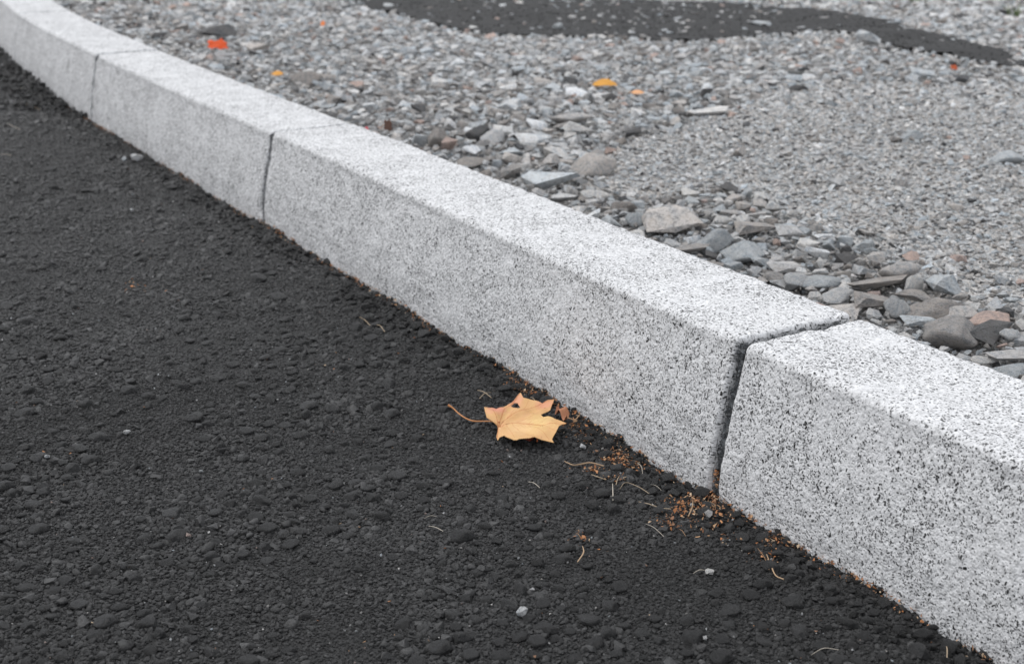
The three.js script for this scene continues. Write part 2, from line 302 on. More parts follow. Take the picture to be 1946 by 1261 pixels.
  for (let i = 0; i < 2600; i++) {
    const s = rr(-3.6, 0.75), heap = smooth(-2.1, -2.5, s), n = -Math.pow(rnd(), 1.7) * (0.05 + 0.12 * heap) + 0.003, a = rr(0.0016, 0.0052) * (rnd() < 0.08 ? 1.5 : 1), p = kp(s, n, 0), f = rr(0.022, 0.05);
    loose.push([p.x, asphaltY(p.x, p.z) + a * rr(0.0, 0.8), p.z, a, a * rr(0.6, 1), a * rr(0.7, 1), rnd() * 6.28, rr(-0.6, 0.6), rr(-0.6, 0.6), col(f, f, f * 1.01)]);
  }
  for (let i = 0; i < 1100; i++) {                            // the untidy heap at the far end
    const s = rr(-3.7, -2.05), n = -Math.pow(rnd(), 1.3) * 0.20 * smooth(-1.95, -2.5, s) + 0.002, a = rr(0.003, 0.0095), p = kp(s, n, 0), f = rnd() < 0.05 ? rr(0.2, 0.45) : rr(0.025, 0.06);
    loose.push([p.x, asphaltY(p.x, p.z) + a * rr(0.1, 0.9) + 0.006 * smooth(-0.14, -0.02, n) * rnd(), p.z, a, a * rr(0.5, 0.9), a * rr(0.6, 1), rnd() * 6.28, rr(-0.6, 0.6), rr(-0.6, 0.6), col(f, f, f * 1.01)]);
  }
  scatter(loose, gl, M.lump, 'loose_chippings', road);
}

// ------------------------------------------------------------------ granite kerb stones
function profile(step) {                                      // [n, y] from the front foot over the top to the back
  const raw = [[0.0, -0.17], [0.0, -0.03], [0.0, 0.012], [0.0012, 0.03], [0.005, 0.055], [0.0105, 0.08], [0.0155, 0.1], [0.0203, 0.1205]];
  for (let i = 0; i <= 6; i++) { const a = Math.PI - 0.23 - (Math.PI / 2 - 0.23) * i / 6; raw.push([0.0285 + 0.0080 * Math.cos(a), 0.1235 + 0.0080 * Math.sin(a)]); }
  raw.push([0.145, TOPY]);
  for (let i = 1; i <= 4; i++) { const a = Math.PI / 2 * (1 - i / 4); raw.push([BACKN - 0.005 + 0.005 * Math.cos(a), TOPY - 0.005 + 0.005 * Math.sin(a)]); }
  raw.push([BACKN, 0.02], [BACKN, -0.12]);
  const out = [raw[0]];
  for (let i = 1; i < raw.length; i++) { const [a, b] = [raw[i - 1], raw[i]], l = Math.hypot(b[0] - a[0], b[1] - a[1]), hidden = Math.max(a[1], b[1]) < -0.02 || (i === raw.length - 1), k = hidden ? 1 : Math.max(1, Math.round(l / step)); for (let j = 1; j <= k; j++) out.push([a[0] + (b[0] - a[0]) * j / k, a[1] + (b[1] - a[1]) * j / k]); }
  return out;
}
function kerbGeometry(s0, s1, step, seedv, marks, gapRound) {
  const P = profile(step), N = P.length, R = gapRound, st = [];
  for (const d of [0, 0.15, 0.35, 0.65]) st.push(s0 + R * d); const k = Math.round((s1 - s0 - 2 * R) / step); for (let i = 0; i <= k; i++) st.push(s0 + R + (s1 - s0 - 2 * R) * i / k); for (const d of [0.65, 0.35, 0.15, 0]) st.push(s1 - R * d);
  const nr = P.map((p, i) => { const a = P[Math.max(0, i - 1)], b = P[Math.min(N - 1, i + 1)], l = Math.hypot(b[0] - a[0], b[1] - a[1]); return [-(b[1] - a[1]) / l, (b[0] - a[0]) / l]; });
  const arc = [0]; for (let i = 1; i < N; i++) arc.push(arc[i - 1] + Math.hypot(P[i][0] - P[i - 1][0], P[i][1] - P[i - 1][1]));
  const pos = [], uv = [], cl = [], idx = [], uo = hash(seedv, 1, 1), vo = hash(seedv, 2, 2), lift = (hash(seedv, 3, 3) - 0.5) * 0.002, push = (hash(seedv, 4, 4) - 0.5) * 0.003;
  const put = (s, i, extra) => {
    const dd = Math.min(s - s0, s1 - s), q = clamp(1 - dd / R), inset = R * (1 - Math.sqrt(1 - q * q)) + extra, edge = Math.exp(-((P[i][1] - 0.124) ** 2 + (P[i][0] - 0.028) ** 2) / 0.00016) + Math.exp(-((P[i][1] - 0.13) ** 2 + (P[i][0] - 0.15) ** 2) / 0.00006);
    const x = s * 1, a = P[i][0], y = P[i][1];
    let d = 0.0007 * noise3(x * 60, a * 60 + seedv, y * 60) + 0.0004 * noise3(x * 16, a * 16 + seedv, y * 16) + 0.0005 * noise3(x * 170, a * 170, y * 170 + seedv);
    const endEdge = smooth(0.012, 0.0, dd);
    d -= (0.6 * edge + 1.3 * endEdge) * 0.0024 * Math.max(0, noise3(x * 95, a * 95 + 9 + seedv, y * 95) + 0.5 * noise3(x * 210, a * 210 + seedv, y * 210));
    const v = kp(s, a + push + nr[i][0] * (d - inset), y + lift + nr[i][1] * (d - inset)); pos.push(v.x, v.y, v.z); uv.push(s / GT + uo, arc[i] / GT + vo);
    let c = 1; for (const m of marks) { const e = ((s - m[0]) / m[2]) ** 2 + ((y - m[1]) / m[3]) ** 2 + 0.5 * noise3(s * 90, y * 60, 2); if (e < 1) c = Math.min(c, 1 - m[4] * smooth(1, 0.4, e)); }
    cl.push(c, c, c);
  };
  for (const s of st) for (let i = 0; i < N; i++) put(s, i, 0);
  for (let j = 0; j < st.length - 1; j++) for (let i = 0; i < N - 1; i++) { const a = j * N + i, b = a + N; idx.push(a, a + 1, b, b, a + 1, b + 1); }
  for (const [s, flip] of [[s0, 1], [s1, 0]]) {                // end faces
    const base = pos.length / 3, rows = [0, 0.02, 0.06];
    for (const e of rows) for (let i = 0; i < N; i++) { const c = [0.08, 0.02], px = P[i][0], py = P[i][1], l = Math.hypot(c[0] - px, c[1] - py), f = e / Math.max(l, e), nx = px - nr[i][0] * R + (c[0] - px) * f, ny = py - nr[i][1] * R + (c[1] - py) * f, v = kp(s + (flip ? 1 : -1) * (e ? 0.0006 * noise2(px * 120, py * 120, seedv) : 0), nx + push, ny + lift); pos.push(v.x, v.y, v.z); uv.push(nx / GT + uo + 0.3, ny / GT + vo); cl.push(1, 1, 1); }
    for (let r = 0; r < rows.length - 1; r++) for (let i = 0; i < N - 1; i++) { const a = base + r * N + i, b = a + N; flip ? idx.push(a, b, a + 1, b, b + 1, a + 1) : idx.push(a, a + 1, b, b, a + 1, b + 1); }
    const c = pos.length / 3, v = kp(s, 0.08, 0.0); pos.push(v.x, v.y, v.z); uv.push(0.1, 0.1); cl.push(1, 1, 1);
    for (let i = 0; i < N - 1; i++) { const a = base + (rows.length - 1) * N + i; flip ? idx.push(a, c, a + 1) : idx.push(a, a + 1, c); }
  }
  const g = new THREE.BufferGeometry(); g.setAttribute('position', new THREE.Float32BufferAttribute(pos, 3)); g.setAttribute('uv', new THREE.Float32BufferAttribute(uv, 2)); g.setAttribute('color', new THREE.Float32BufferAttribute(cl, 3)); g.setIndex(idx); g.computeVertexNormals(); return g;
}
function mortarGeometry(s, half, deep) {
  const P = profile(0.005), N = P.length, pos = [], idx = [], uv = [];
  for (const e of [-half, half]) for (let i = 0; i < N; i++) { const y = P[i][1], front = P[i][0] < 0.04 && y < 0.12, inset = (front ? 0.008 + 0.004 * smooth(0.03, 0.12, y) : 0.011) * deep; const c = [0.08, 0.02], l = Math.hypot(c[0] - P[i][0], c[1] - y), f = inset / Math.max(l, 0.05) , v = kp(s + e, P[i][0] + (c[0] - P[i][0]) * f + 0.0022 * noise2(y * 90, P[i][0] * 90, 3) + 0.0012 * noise2(y * 260, P[i][0] * 260, 5), y + (c[1] - y) * f); pos.push(v.x, v.y, v.z); uv.push(y * 3, P[i][0] * 3 + e); }
  for (let i = 0; i < N - 1; i++) idx.push(i, i + 1, i + N, i + N, i + 1, i + 1 + N);
  const g = new THREE.BufferGeometry(); g.setAttribute('position', new THREE.Float32BufferAttribute(pos, 3)); g.setAttribute('uv', new THREE.Float32BufferAttribute(uv, 2)); g.setIndex(idx); g.computeVertexNormals(); return g;
}
const seams = [-4.75, -3.80, -2.87, -2.02, -1.062, 0.0, 1.02], gaps = [0.008, 0.008, 0.014, 0.0070, 0.0110, 0.0115, 0.010];
const kerbLabels = ['pale granite kerb stone at the far end of the row beyond the bend', 'pale granite kerb stone past the bend, its foot under piled black chippings', 'pale granite kerb stone with a grey drip stain on its face', 'pale granite kerb stone between two tight joints with white chips at its foot', 'long speckled granite kerb stone with a fallen maple leaf at its foot', 'coarsely speckled granite kerb stone beside the widest open joint'];
const mat = M.granite; mat.side = THREE.DoubleSide;
for (let i = 0; i < 6; i++) {
  const s0 = seams[i] + gaps[i] / 2, s1 = seams[i + 1] - gaps[i + 1] / 2;
  const marks = i === 2 ? [[-2.235, 0.085, 0.011, 0.022, 0.28]] : i === 3 ? [[-1.995, 0.065, 0.004, 0.016, 0.2]] : i === 4 ? [[-0.862, 0.045, 0.0016, 0.014, 0.4]] : [];
  const o = new THREE.Group(), c = kp((s0 + s1) / 2, 0.075, 0);
  const g = kerbGeometry(s0, s1, i < 2 ? 0.008 : i < 4 ? 0.0042 : 0.003, i + 3, marks, gaps[i + 1] > 0.006 || gaps[i] > 0.006 ? 0.0042 : 0.003); g.translate(-c.x, 0, -c.z);
  part(new THREE.Mesh(g, mat), 'granite_block', o);
  if (i < 5) { const mg = mortarGeometry(seams[i + 1], gaps[i + 1] / 2 + 0.001, i === 4 ? 1 : 0.4); mg.translate(-c.x, 0, -c.z); const mm = M.mortar; mm.side = THREE.DoubleSide; part(new THREE.Mesh(mg, mm), 'joint_mortar', o); }
  if (i >= 2 && i < 5) {                                       // crumbled mortar and grit in the joint
    const gl = [hull(13, 1, 0.8, 0.9, 0.2), hull(13, 1, 0.7, 0.9, 0.2)], gr = [], hw = gaps[i + 1] / 2, P = profile(0.004).filter(q => q[1] > -0.01 && q[0] < 0.14);
    for (let k = 0; k < 420; k++) { const q = pick(P), dn = (i === 4 ? rr(0.004, 0.010) : rr(0.004, 0.006)), top = q[1] > 0.125, v = kp(seams[i + 1] + rr(-1, 1) * hw, q[0] + (top ? 0 : dn), top ? q[1] - dn : q[1]), a = rr(0.0008, 0.0022), f = rr(0.12, 0.34); gr.push([v.x - c.x, v.y, v.z - c.z, a, a, a, rnd() * 6, rr(-1, 1), rr(-1, 1), col(f * 0.95, f, f * 1.06)]); }
    scatter(gr, gl, M.stone, 'joint_grit', o);
  }
  o.position.set(c.x, 0, c.z);
  thing(o, 'kerb_stone', kerbLabels[i], 'kerb stone', 'granite kerb stones in a row');
}

// ------------------------------------------------------------------ gravel bed
const bed = new THREE.Group();
part(field(-3.4, 3.2, -7.0, -0.2, 0.014, (x, z) => gravelY(x, z) - (inFine(x, z) ? 0 : 0.008), (x, z) => { const n = sn(x, z)[1]; return n > BACKN - 0.006; }, M.dust), 'crushed_stone_base', bed);
part(plane(60, 60, 18, 0.045, -36, M.dust), 'outer_base', bed);
structure(bed, 'gravel_bed', 'bed of grey crushed stone behind the kerb');
const fineMix = ['grey', 'grey', 'grey', 'warm', 'warm', 'warm', 'warm', 'pale', 'pale', 'pale', 'blue', 'blue', 'brown', 'white', 'white', 'pale', 'dark'];
const band = new THREE.Group();
{
  const bz = bandPoly.map(p => p.z), bx = bandPoly.map(p => p.x);
  part(field(Math.min(...bx) - 0.1, Math.max(...bx) + 0.1, Math.min(...bz) - 0.15, Math.max(...bz) + 0.1, 0.014, (x, z) => gravelY(x, z) + 0.006 + 0.002 * noise2(x * 30, z * 30, 31), inBand, M.asphalt), 'asphalt_surface', band);
  const items = [], geos = [0, 1, 2].map(() => hull(12, 1, 0.7, 0.9, 0.2));
  for (let i = 0; i < 26000; i++) { const x = rr(-1.4, 2.0), z = rr(-5.6, -2.9); if (!inBand(x, z) || !inView(x, z, 0.08, 120)) continue; const r = rr(0.002, 0.0042), f = 0.043 * rr(0.8, 1.2); items.push([x, gravelY(x, z) + 0.006 + r * rr(-0.2, 0.3), z, r, r * 0.8, r, rnd() * 6, rr(-0.4, 0.4), rr(-0.4, 0.4), col(f, f, f)]); }
  scatter(items, geos, M.crumb, 'asphalt_grain', band);
  structure(band, 'asphalt_strip', 'curved dark strip of asphalt crossing the gravel');
}
{
  const fg = [0, 1, 2, 3, 4, 5].map(() => hull(10, 1.1, 0.66, 0.85, 0.12)), fine = [], gritA = [];
  const put = (c, z0, z1, r0, r1, list) => {
    for (let z = z0; z < z1; z += c) for (let x = -seenX(z); x < seenX(z); x += c) {
      const X = x + rr(-0.5, 0.5) * c, Z = z + rr(-0.5, 0.5) * c, n = sn(X, Z)[1]; if (n < BACKN + 0.002 || !inView(X, Z, 0.08, 200)) continue;
      if (inBand(X, Z) && rnd() > 0.004) continue;
      const coarse = !inFine(X, Z); if (coarse && rnd() < 0.3) continue;
      const r = rr(r0, r1) * (rnd() < 0.06 ? 1.7 : 1);
      list.push([X, gravelY(X, Z) - (coarse ? 0.006 : 0) + r * rr(-0.1, 0.5), Z, r, r * rr(0.7, 1), r * rr(0.75, 1.1), rnd() * 6.28, rr(-0.5, 0.5), rr(-0.5, 0.5), tint(pick(fineMix), 0.2)]);
    }
  };
  put(0.0062, -2.5, -0.6, 0.0025, 0.0058, fine);
  put(0.0095, -4.0, -2.5, 0.0035, 0.0085, fine);
  put(0.0150, -6.2, -4.0, 0.006, 0.013, fine);
  scatter(fine, fg, M.stone, 'fine_gravel', bed);

  // stones that can be told apart, from the size of a nut to a fist
  const cg = [0, 1, 2, 3, 4, 5, 6, 7, 8, 9, 10, 11, 12, 13].map(() => hull(11 + Math.floor(rnd() * 3), 1.08, rr(0.5, 0.75), rr(0.7, 1), 0.35));
  // the stones read one by one from the photograph: x, y of the base, width, height (pixels), colour, shape, label
  const heroes = [
    [1268, 452, 96, 62, 'warm', 0, 'large warm grey boulder tilted over a dark hollow behind the kerb'],
    [1205, 435, 34, 32, 'blue', 1, 'small pale stone propped beside the large warm grey boulder'],
    [1310, 478, 70, 24, 'brown', 0, 'flat brown stone lying under the large warm grey boulder'],
    [1372, 428, 36, 20, 'pale', 1, 'clean whitish flat stone on fine gravel beside the warm grey boulder'],
    [1432, 446, 84, 22, 'brown', 0, 'long flat brown-grey stone at the edge of the fine gravel'],
    [1358, 478, 52, 42, 'blue', 1, 'blocky blue-grey stone behind the kerb with smaller pale stone against it'],
    [1405, 466, 26, 20, 'pale', 0, 'small cube-like pale stone sitting on blue-grey stones'],
    [1415, 498, 78, 38, 'blue', 1, 'broad pale blue stone with a dark gap beneath it'],
    [1442, 508, 42, 26, 'blue', 0, 'pale blue stone resting on a broader blue stone'],
    [1435, 520, 28, 22, 'grey', 1, 'small grey wedge-shaped stone by the kerb edge'],
    [1488, 520, 66, 38, 'warm', 0, 'rounded warm grey stone behind the kerb'],
    [1522, 546, 42, 32, 'grey', 1, 'smooth oval grey stone behind the kerb'],
    [1492, 545, 34, 26, 'grey', 0, 'small grey stone wedged against the back of the kerb'],
    [1562, 548, 68, 32, 'blue', 1, 'long pale blue stone leaning beside the oval grey stone'],
    [1548, 566, 24, 18, 'pale', 0, 'small whitish pebble at the back edge of the kerb'],
    [1592, 576, 52, 30, 'grey', 1, 'grey stone touching the kerb beside the open joint'],
    [1668, 560, 92, 36, 'brown', 0, 'dark brown slab with a black hollow under its end'],
    [1700, 552, 60, 48, 'warm', 1, 'pinkish brown upright stone among larger stones'],
    [1660, 596, 92, 36, 'brown', 0, 'brown-grey stone wedged behind the kerb near the open joint'],
    [1697, 610, 40, 40, 'grey', 1, 'bluish grey stone standing on edge by the kerb'],
    [1734, 586, 60, 32, 'brown', 0, 'reddish brown stone between dark slabs'],
    [1732, 571, 30, 38, 'pale', 1, 'pale upright splinter between brown stones'],
    [1786, 584, 62, 58, 'blue', 0, 'pale blue angular stone at the edge of the fine gravel'],
    [1778, 612, 82, 36, 'brown', 1, 'dark slab overhanging a black gap behind the kerb'],
    [1742, 630, 66, 40, 'blue', 0, 'light blue triangular stone against the back of the kerb'],
    [1806, 672, 100, 70, 'brown', 1, 'largest dark grey-brown stone leaning on the kerb back'],
    [1884, 666, 92, 58, 'dark', 0, 'dark rock with a white crusted patch above a deep hollow'],
    [1880, 640, 92, 46, 'pink', 1, 'long pink stone behind the dark crusted rock'],
    [1826, 618, 52, 34, 'warm', 0, 'warm grey stone beside the pink stone'],
    [1872, 694, 34, 20, 'pale', 1, 'small pale stone against the kerb below the dark crusted rock'],
    [1912, 692, 66, 32, 'warm', 0, 'rust-flecked grey stone by the kerb near the dark crusted rock'],
    [1924, 712, 58, 28, 'blue', 1, 'pale blue stone lying against the kerb back edge'],
    [1940, 668, 40, 34, 'grey', 0, 'grey stone touching the dark crusted rock'],
    [853, 298, 34, 32, 'pink', 0, 'pink pointed stone against the back of the kerb'],
    [830, 288, 36, 34, 'brown', 1, 'dark brown stone beside the pink pointed stone'],
    [800, 284, 38, 26, 'blue', 0, 'pale blue stone by the kerb next to the dark brown stone'],
    [908, 282, 42, 36, 'dark', 1, 'nearly black stone among pale gravel'],
    [966, 340, 56, 32, 'brown', 0, 'reddish brown stone against the back of the kerb'],
    [905, 318, 46, 20, 'brown', 1, 'flat brown stone behind the kerb between pink and reddish stones'],
    [1046, 358, 96, 34, 'blue', 0, 'long flat blue-grey slab lying behind the kerb'],
    [1130, 348, 66, 54, 'warm', 1, 'rough lumpy grey-brown stone beside the blue-grey slab'],
    [1010, 282, 64, 20, 'pale', 0, 'long pale flat stone among the coarse gravel'],
    [938, 286, 46, 26, 'grey', 1, 'grey rounded stone beside the nearly black stone'],
    [975, 308, 54, 26, 'blue', 0, 'blue-grey wedge stone among the coarse gravel'],
    [1078, 250, 62, 24, 'warm', 1, 'warm grey peaked stone on the coarse gravel'],
    [1095, 264, 60, 18, 'pale', 0, 'whitish long stone at the rim of the fine gravel'],
    [1124, 376, 46, 22, 'pale', 1, 'pale flat stone behind the kerb below the lumpy stone'],
    [1070, 384, 52, 26, 'grey', 0, 'grey stone at the kerb back below the blue-grey slab'],
    [1180, 408, 44, 24, 'brown', 1, 'reddish grey stone behind the kerb with pale chips round it'],
    [1210, 405, 40, 22, 'blue', 0, 'blue stone on the gravel behind the propped pale stone'],
    [404, 82, 74, 30, 'dark', 0, 'dark slate-like stone with a bright orange leaf in front of it'],
    [404, 88, 18, 16, 'pale', 0, 'small pale pointed stone in front of the bright orange leaf'],
    [430, 116, 44, 24, 'grey', 0, 'grey stone over a black gap in front of the slate-like stone'],
    [490, 104, 42, 22, 'warm', 0, 'big warm grey stone near the small yellow leaf scrap'],
    [500, 128, 34, 12, 'white', 0, 'white flat sliver beside the small yellow leaf scrap'],
    [575, 162, 50, 30, 'brown', 1, 'brown-grey stone behind the kerb below the yellow leaf scrap'],
    [1368, 120, 26, 14, 'dark', 0, 'dark stone far out on the fine gravel'],
    [1512, 180, 34, 14, 'dark', 1, 'dark flat stone sticking out of fine gravel'],
    [1346, 230, 64, 20, 'pale', 0, 'pale flat stones patch overhanging a dark edge on the fine gravel'],
    [1732, 274, 32, 22, 'blue', 1, 'blue pyramid-shaped stone alone on the fine gravel'],
    [1756, 148, 46, 20, 'blue', 0, 'blue-grey stone near the curved asphalt strip'],
    [1915, 325, 60, 30, 'blue', 1, 'large pale blue stone on fine gravel at the bed edge'],
    [1646, 98, 46, 36, 'pale', 0, 'pale pointed stone beside the curved asphalt strip'],
    [1060, 60, 18, 18, 'blue', 1, 'blue stone standing upright at the edge of the asphalt strip'],
    [1450, 58, 46, 10, 'blue', 0, 'blue flat stone lying on the asphalt strip'],
  ];
  const hg = [0, 1, 2, 3, 4, 5, 6, 7, 8].map(() => cutStone(6, 1.25, 1.25, 1.25, 15, 0.045, 0.6, 0.42, 0.74));
  const used = [];
  heroes.forEach(([x, y, w, h, c, sh, label], i) => {
    const b = gp(x, y - h * 0.30, GY - 0.004), d = depthOf(b) / FPX, a = w / 2 * d * 1.16, el = Math.atan2(CAMH - GY, Math.hypot(b.x, b.z)), az = a * rr(0.62, 0.82), ay = Math.max(a * 0.3, (h * d / 2 * 1.08 - az * Math.sin(el) * 0.75));
    const g0 = gravelY(b.x, b.z), m = pick(stoneMats[c]), o = new THREE.Mesh(sh ? hg[i % hg.length] : cg[i % cg.length], m);
    const vy = sh ? 1.3 : 1.6, gx = sh ? 1.25 : 1.08;
    o.scale.set(a * gx, ay * vy, az * (sh ? 1.2 : 1.2)); o.position.set(b.x, g0 + ay * 0.62, b.z); o.rotation.set(rr(-0.12, 0.25), rr(-0.35, 0.35), rr(-0.16, 0.16), 'YXZ');
    const [s, n] = sn(b.x, b.z); const need = BACKN + az * 0.75 + 0.004; if (n < need) { const q = kp(s, need, 0); o.position.x = q.x; o.position.z = q.z; }
    used.push([o.position.x, o.position.z, a, label]);
    if (/crusted/.test(label) && c === 'dark') { const q = new THREE.Mesh(cutStone(3, 1, 1, 1, 6, 0.2, 0.6), stoneMats.pale[0]); q.scale.set(0.34, 0.36, 0.34); q.position.set(0.30, 0.22, 0.64); part(q, 'white_crust', o); }
    thing(o, 'stone', label, 'stone', 'stones lying loose in the gravel bed');
  });
  // more stones: coarse along the kerb and to the far left, few on the fine part
  const list = [], cell = new Map(), CS = 0.05, key = (x, z) => Math.floor(x / CS) + ',' + Math.floor(z / CS);
  const near = (x, z, a, k) => { for (let i = -1; i <= 1; i++) for (let j = -1; j <= 1; j++) for (const u of cell.get(key(x + i * CS, z + j * CS)) ?? []) if (Math.hypot(u[0] - x, u[1] - z) < (u[2] + a) * k) return true; return false; };
  const add = u => { const k = key(u[0], u[1]); if (!cell.has(k)) cell.set(k, []); cell.get(k).push(u); };
  used.forEach(add);
  const spots = [[1150, 151], [526, 128], [1212, 172], [413, 80], [1815, 119], [613, 41], [695, 226], [737, 222]].map(q => gp(q[0], q[1], GY));
  const tries = (count, r0, r1, k, fineChance, layer) => {
    for (let t = 0; t < count; t++) {
      const z = -rr(0.55, 5.9), x = rr(-seenX(z), seenX(z)), [s, n] = sn(x, z), a = r0 + (r1 - r0) * Math.pow(rnd(), 1.6);
      if (n < BACKN + a * 0.95 || !inView(x, z, 0.08, 150)) continue;
      const f = inFine(x, z); if (f && rnd() > fineChance) continue; if (inBand(x, z) && rnd() > (noise2(x * 3, z * 3, 70) > 0.1 ? 0.16 : 0.03)) continue; if (a > 0.012 && spots.some(q => Math.hypot(q.x - x, (q.z + 0.03 - z) * 0.7) < 0.05 + a)) continue;
      if (a > 0.0185 && n > 0.42 && (s > -1.0 || n > 1.3)) continue;
      if (near(x, z, a, k)) continue; add([x, z, a]);
      const ca = n < 0.45 && rnd() < 0.3 ? pick(['brown', 'grey', 'warm', 'dark']) : pick(MIX);
      list.push([x, gravelY(x, z) + a * rr(0.12, 0.42) + layer * a, z, a, a * rr(0.6, 0.95), a * rr(0.8, 1.1), rnd() * 6.28, rr(-0.26, 0.26), rr(-0.26, 0.26), ca]);
    }
  };
  tries(3200, 0.015, 0.024, 0.92, 0.0, -0.10);
  tries(11000, 0.011, 0.019, 0.80, 0.010, 0.0);
  tries(42000, 0.0075, 0.013, 0.74, 0.02, 0.1);
  tries(90000, 0.0045, 0.0085, 0.66, 0.045, 0.2);
  const size = u => { const q = toPx(new THREE.Vector3(u[0], u[1], u[2])); const out = q[0] < -10 || q[0] > W + 10 || q[1] < -10 || q[1] > H + 10; return out ? 0 : u[3] / q[2]; };
  list.forEach(u => u.px = size(u)); list.sort((a, b) => b.px - a.px);
  const said = { blue: 'pale blue-grey', pale: 'light grey', grey: 'mid grey', warm: 'warm grey', brown: 'brown-grey', dark: 'blackish', pink: 'pinkish', white: 'white' };
  const rest = [];
  list.forEach((u, i) => {
    if (i < 235) {
      const o = new THREE.Mesh(cg[i % cg.length], pick(stoneMats[u[9]])); o.position.set(u[0], u[1], u[2]); o.rotation.set(u[7], u[6], u[8], 'YXZ'); o.scale.set(u[3], u[4], u[5]);
      const hs = used.map(h => [Math.hypot(h[0] - u[0], h[2 - 1] - u[2]), (/^(.*?\b(?:stone|boulder|slab|rock|sliver|splinter|pebble)s?)\b/.exec(h[3]) ?? [])[1]]).filter(h => h[1] && h[0] < 0.16).sort((a, b) => a[0] - b[0])[0];
      const c = (u[3] > 0.017 ? 'broad ' : 'small ') + said[u[9]] + ' broken stone';
      thing(o, 'stone', hs ? c + ' close to the ' + hs[1] : c + ' among coarse gravel away from any larger stone', 'stone', said[u[9]] + ' loose stones in the gravel bed');
    } else { u[9] = tint(u[9], 0.18); rest.push(u); }
  });
  scatter(rest, cg, M.stone, 'coarse_gravel', bed);
  console.log('stones', heroes.length, list.length, 'fine', fine.length);
}

// ------------------------------------------------------------------ leaves
function leafTexture(base, vein, veins, blot) {               // colours of the blade: blotches and veins
  const n = 512, cv = document.createElement('canvas'); cv.width = cv.height = n; const g = cv.getContext('2d');
  g.fillStyle = base[0]; g.fillRect(0, 0, n, n);
  for (let i = 0; i < 260; i++) { g.globalAlpha = rr(0.04, 0.16); g.fillStyle = pick(base.slice(1)); g.beginPath(); g.ellipse(rnd() * n, rnd() * n, rr(8, 60), rr(6, 40), rnd() * 3, 0, 7); g.fill(); }
  for (const [x, y, r, c] of blot ?? []) for (let k = 0; k < 16; k++) { g.globalAlpha = 0.16; g.fillStyle = c; g.beginPath(); g.ellipse((x + rr(-r, r) * 0.6) * n, (y + rr(-r, r) * 0.6) * n, r * n * rr(0.4, 0.8), r * n * rr(0.3, 0.7), rnd() * 3, 0, 7); g.fill(); }
  for (let i = 0; i < 26; i++) { g.globalAlpha = rr(0.2, 0.5); g.fillStyle = vein; g.beginPath(); g.arc(rnd() * n, rnd() * n, rr(0.8, 2.6), 0, 7); g.fill(); }
  g.strokeStyle = vein; g.lineCap = 'round';
  for (const line of veins) { g.globalAlpha = line.a ?? 0.75; g.lineWidth = (line.w ?? 2) * 1.7; g.beginPath(); line.p.forEach(([x, y], i) => i ? g.lineTo(x * n, y * n) : g.moveTo(x * n, y * n)); g.stroke(); }
  g.globalAlpha = 1;
  const t = new THREE.CanvasTexture(cv); t.colorSpace = THREE.SRGBColorSpace; t.flipY = false; return t;
}
// outline given in plan (x, z); height(x, z) bends the blade; a thin solid with both faces and a rim
function blade(outline, hole, height, thick, edge = 0.004) {
  const shp = new THREE.Shape(outline.map(p => new THREE.Vector2(p.x, p.z))); if (hole) shp.holes.push(new THREE.Path(hole.map(p => new THREE.Vector2(p.x, p.z))));
  let g = new THREE.ShapeGeometry(shp); g.deleteAttribute('normal'); g = new TessellateModifier(edge, 7).modify(g.index ? g.toNonIndexed() : g);
  const p = g.attributes.position; let x0 = 9, x1 = -9, z0 = 9, z1 = -9; for (const q of outline) { x0 = Math.min(x0, q.x); x1 = Math.max(x1, q.x); z0 = Math.min(z0, q.z); z1 = Math.max(z1, q.z); }
  const pos = [], uv = [];
  const emit = (i, dy) => { const x = p.getX(i), z = p.getY(i); pos.push(x, height(x, z) + dy, z); uv.push((x - x0) / (x1 - x0), (z - z0) / (z1 - z0)); };
  for (let i = 0; i < p.count; i += 3) { emit(i, thick / 2); emit(i + 2, thick / 2); emit(i + 1, thick / 2); }
  for (let i = 0; i < p.count; i += 3) { emit(i, -thick / 2); emit(i + 1, -thick / 2); emit(i + 2, -thick / 2); }
  const rim = o => { for (let i = 0; i < o.length; i++) { const a = o[i], b = o[(i + 1) % o.length], k = Math.max(1, Math.ceil(Math.hypot(a.x - b.x, a.z - b.z) / edge)); for (let j = 0; j < k; j++) { const A = [a.x + (b.x - a.x) * j / k, a.z + (b.z - a.z) * j / k], B = [a.x + (b.x - a.x) * (j + 1) / k, a.z + (b.z - a.z) * (j + 1) / k]; for (const [q, d] of [[A, 1], [B, 1], [A, -1], [B, 1], [B, -1], [A, -1]]) { pos.push(q[0], height(...q) + d * thick / 2, q[1]); uv.push((q[0] - x0) / (x1 - x0), (q[1] - z0) / (z1 - z0)); } } } };
  rim(outline); if (hole) rim(hole);
  let out = new THREE.BufferGeometry(); out.setAttribute('position', new THREE.Float32BufferAttribute(pos, 3)); out.setAttribute('uv', new THREE.Float32BufferAttribute(uv, 2)); out = mergeVertices(out, 1e-5); out.computeVertexNormals();
  return { g: out, box: [x0, x1, z0, z1] };
}
const leafMat = t => new THREE.MeshPhysicalMaterial({ map: t, roughness: 0.6, side: THREE.DoubleSide });
function tube(pts, r, m, taper) { const c = new THREE.CatmullRomCurve3(pts), g = new THREE.TubeGeometry(c, Math.max(6, pts.length * 5), r, 6, false); if (taper) { const p = g.attributes.position, n = p.count / 7 | 0; for (let i = 0; i < p.count; i++) { const k = Math.floor(i / 7), t = k / (n - 1), q = c.getPointAt(clamp(t)); const f = taper(t); p.setXYZ(i, q.x + (p.getX(i) - q.x) * f, q.y + (p.getY(i) - q.y) * f, q.z + (p.getZ(i) - q.z) * f); } g.computeVertexNormals(); } return new THREE.Mesh(g, m); }
const lz = (x, y, h = 0.012) => gp(830 + x / 6.081, 720 + y / 6.081, h);
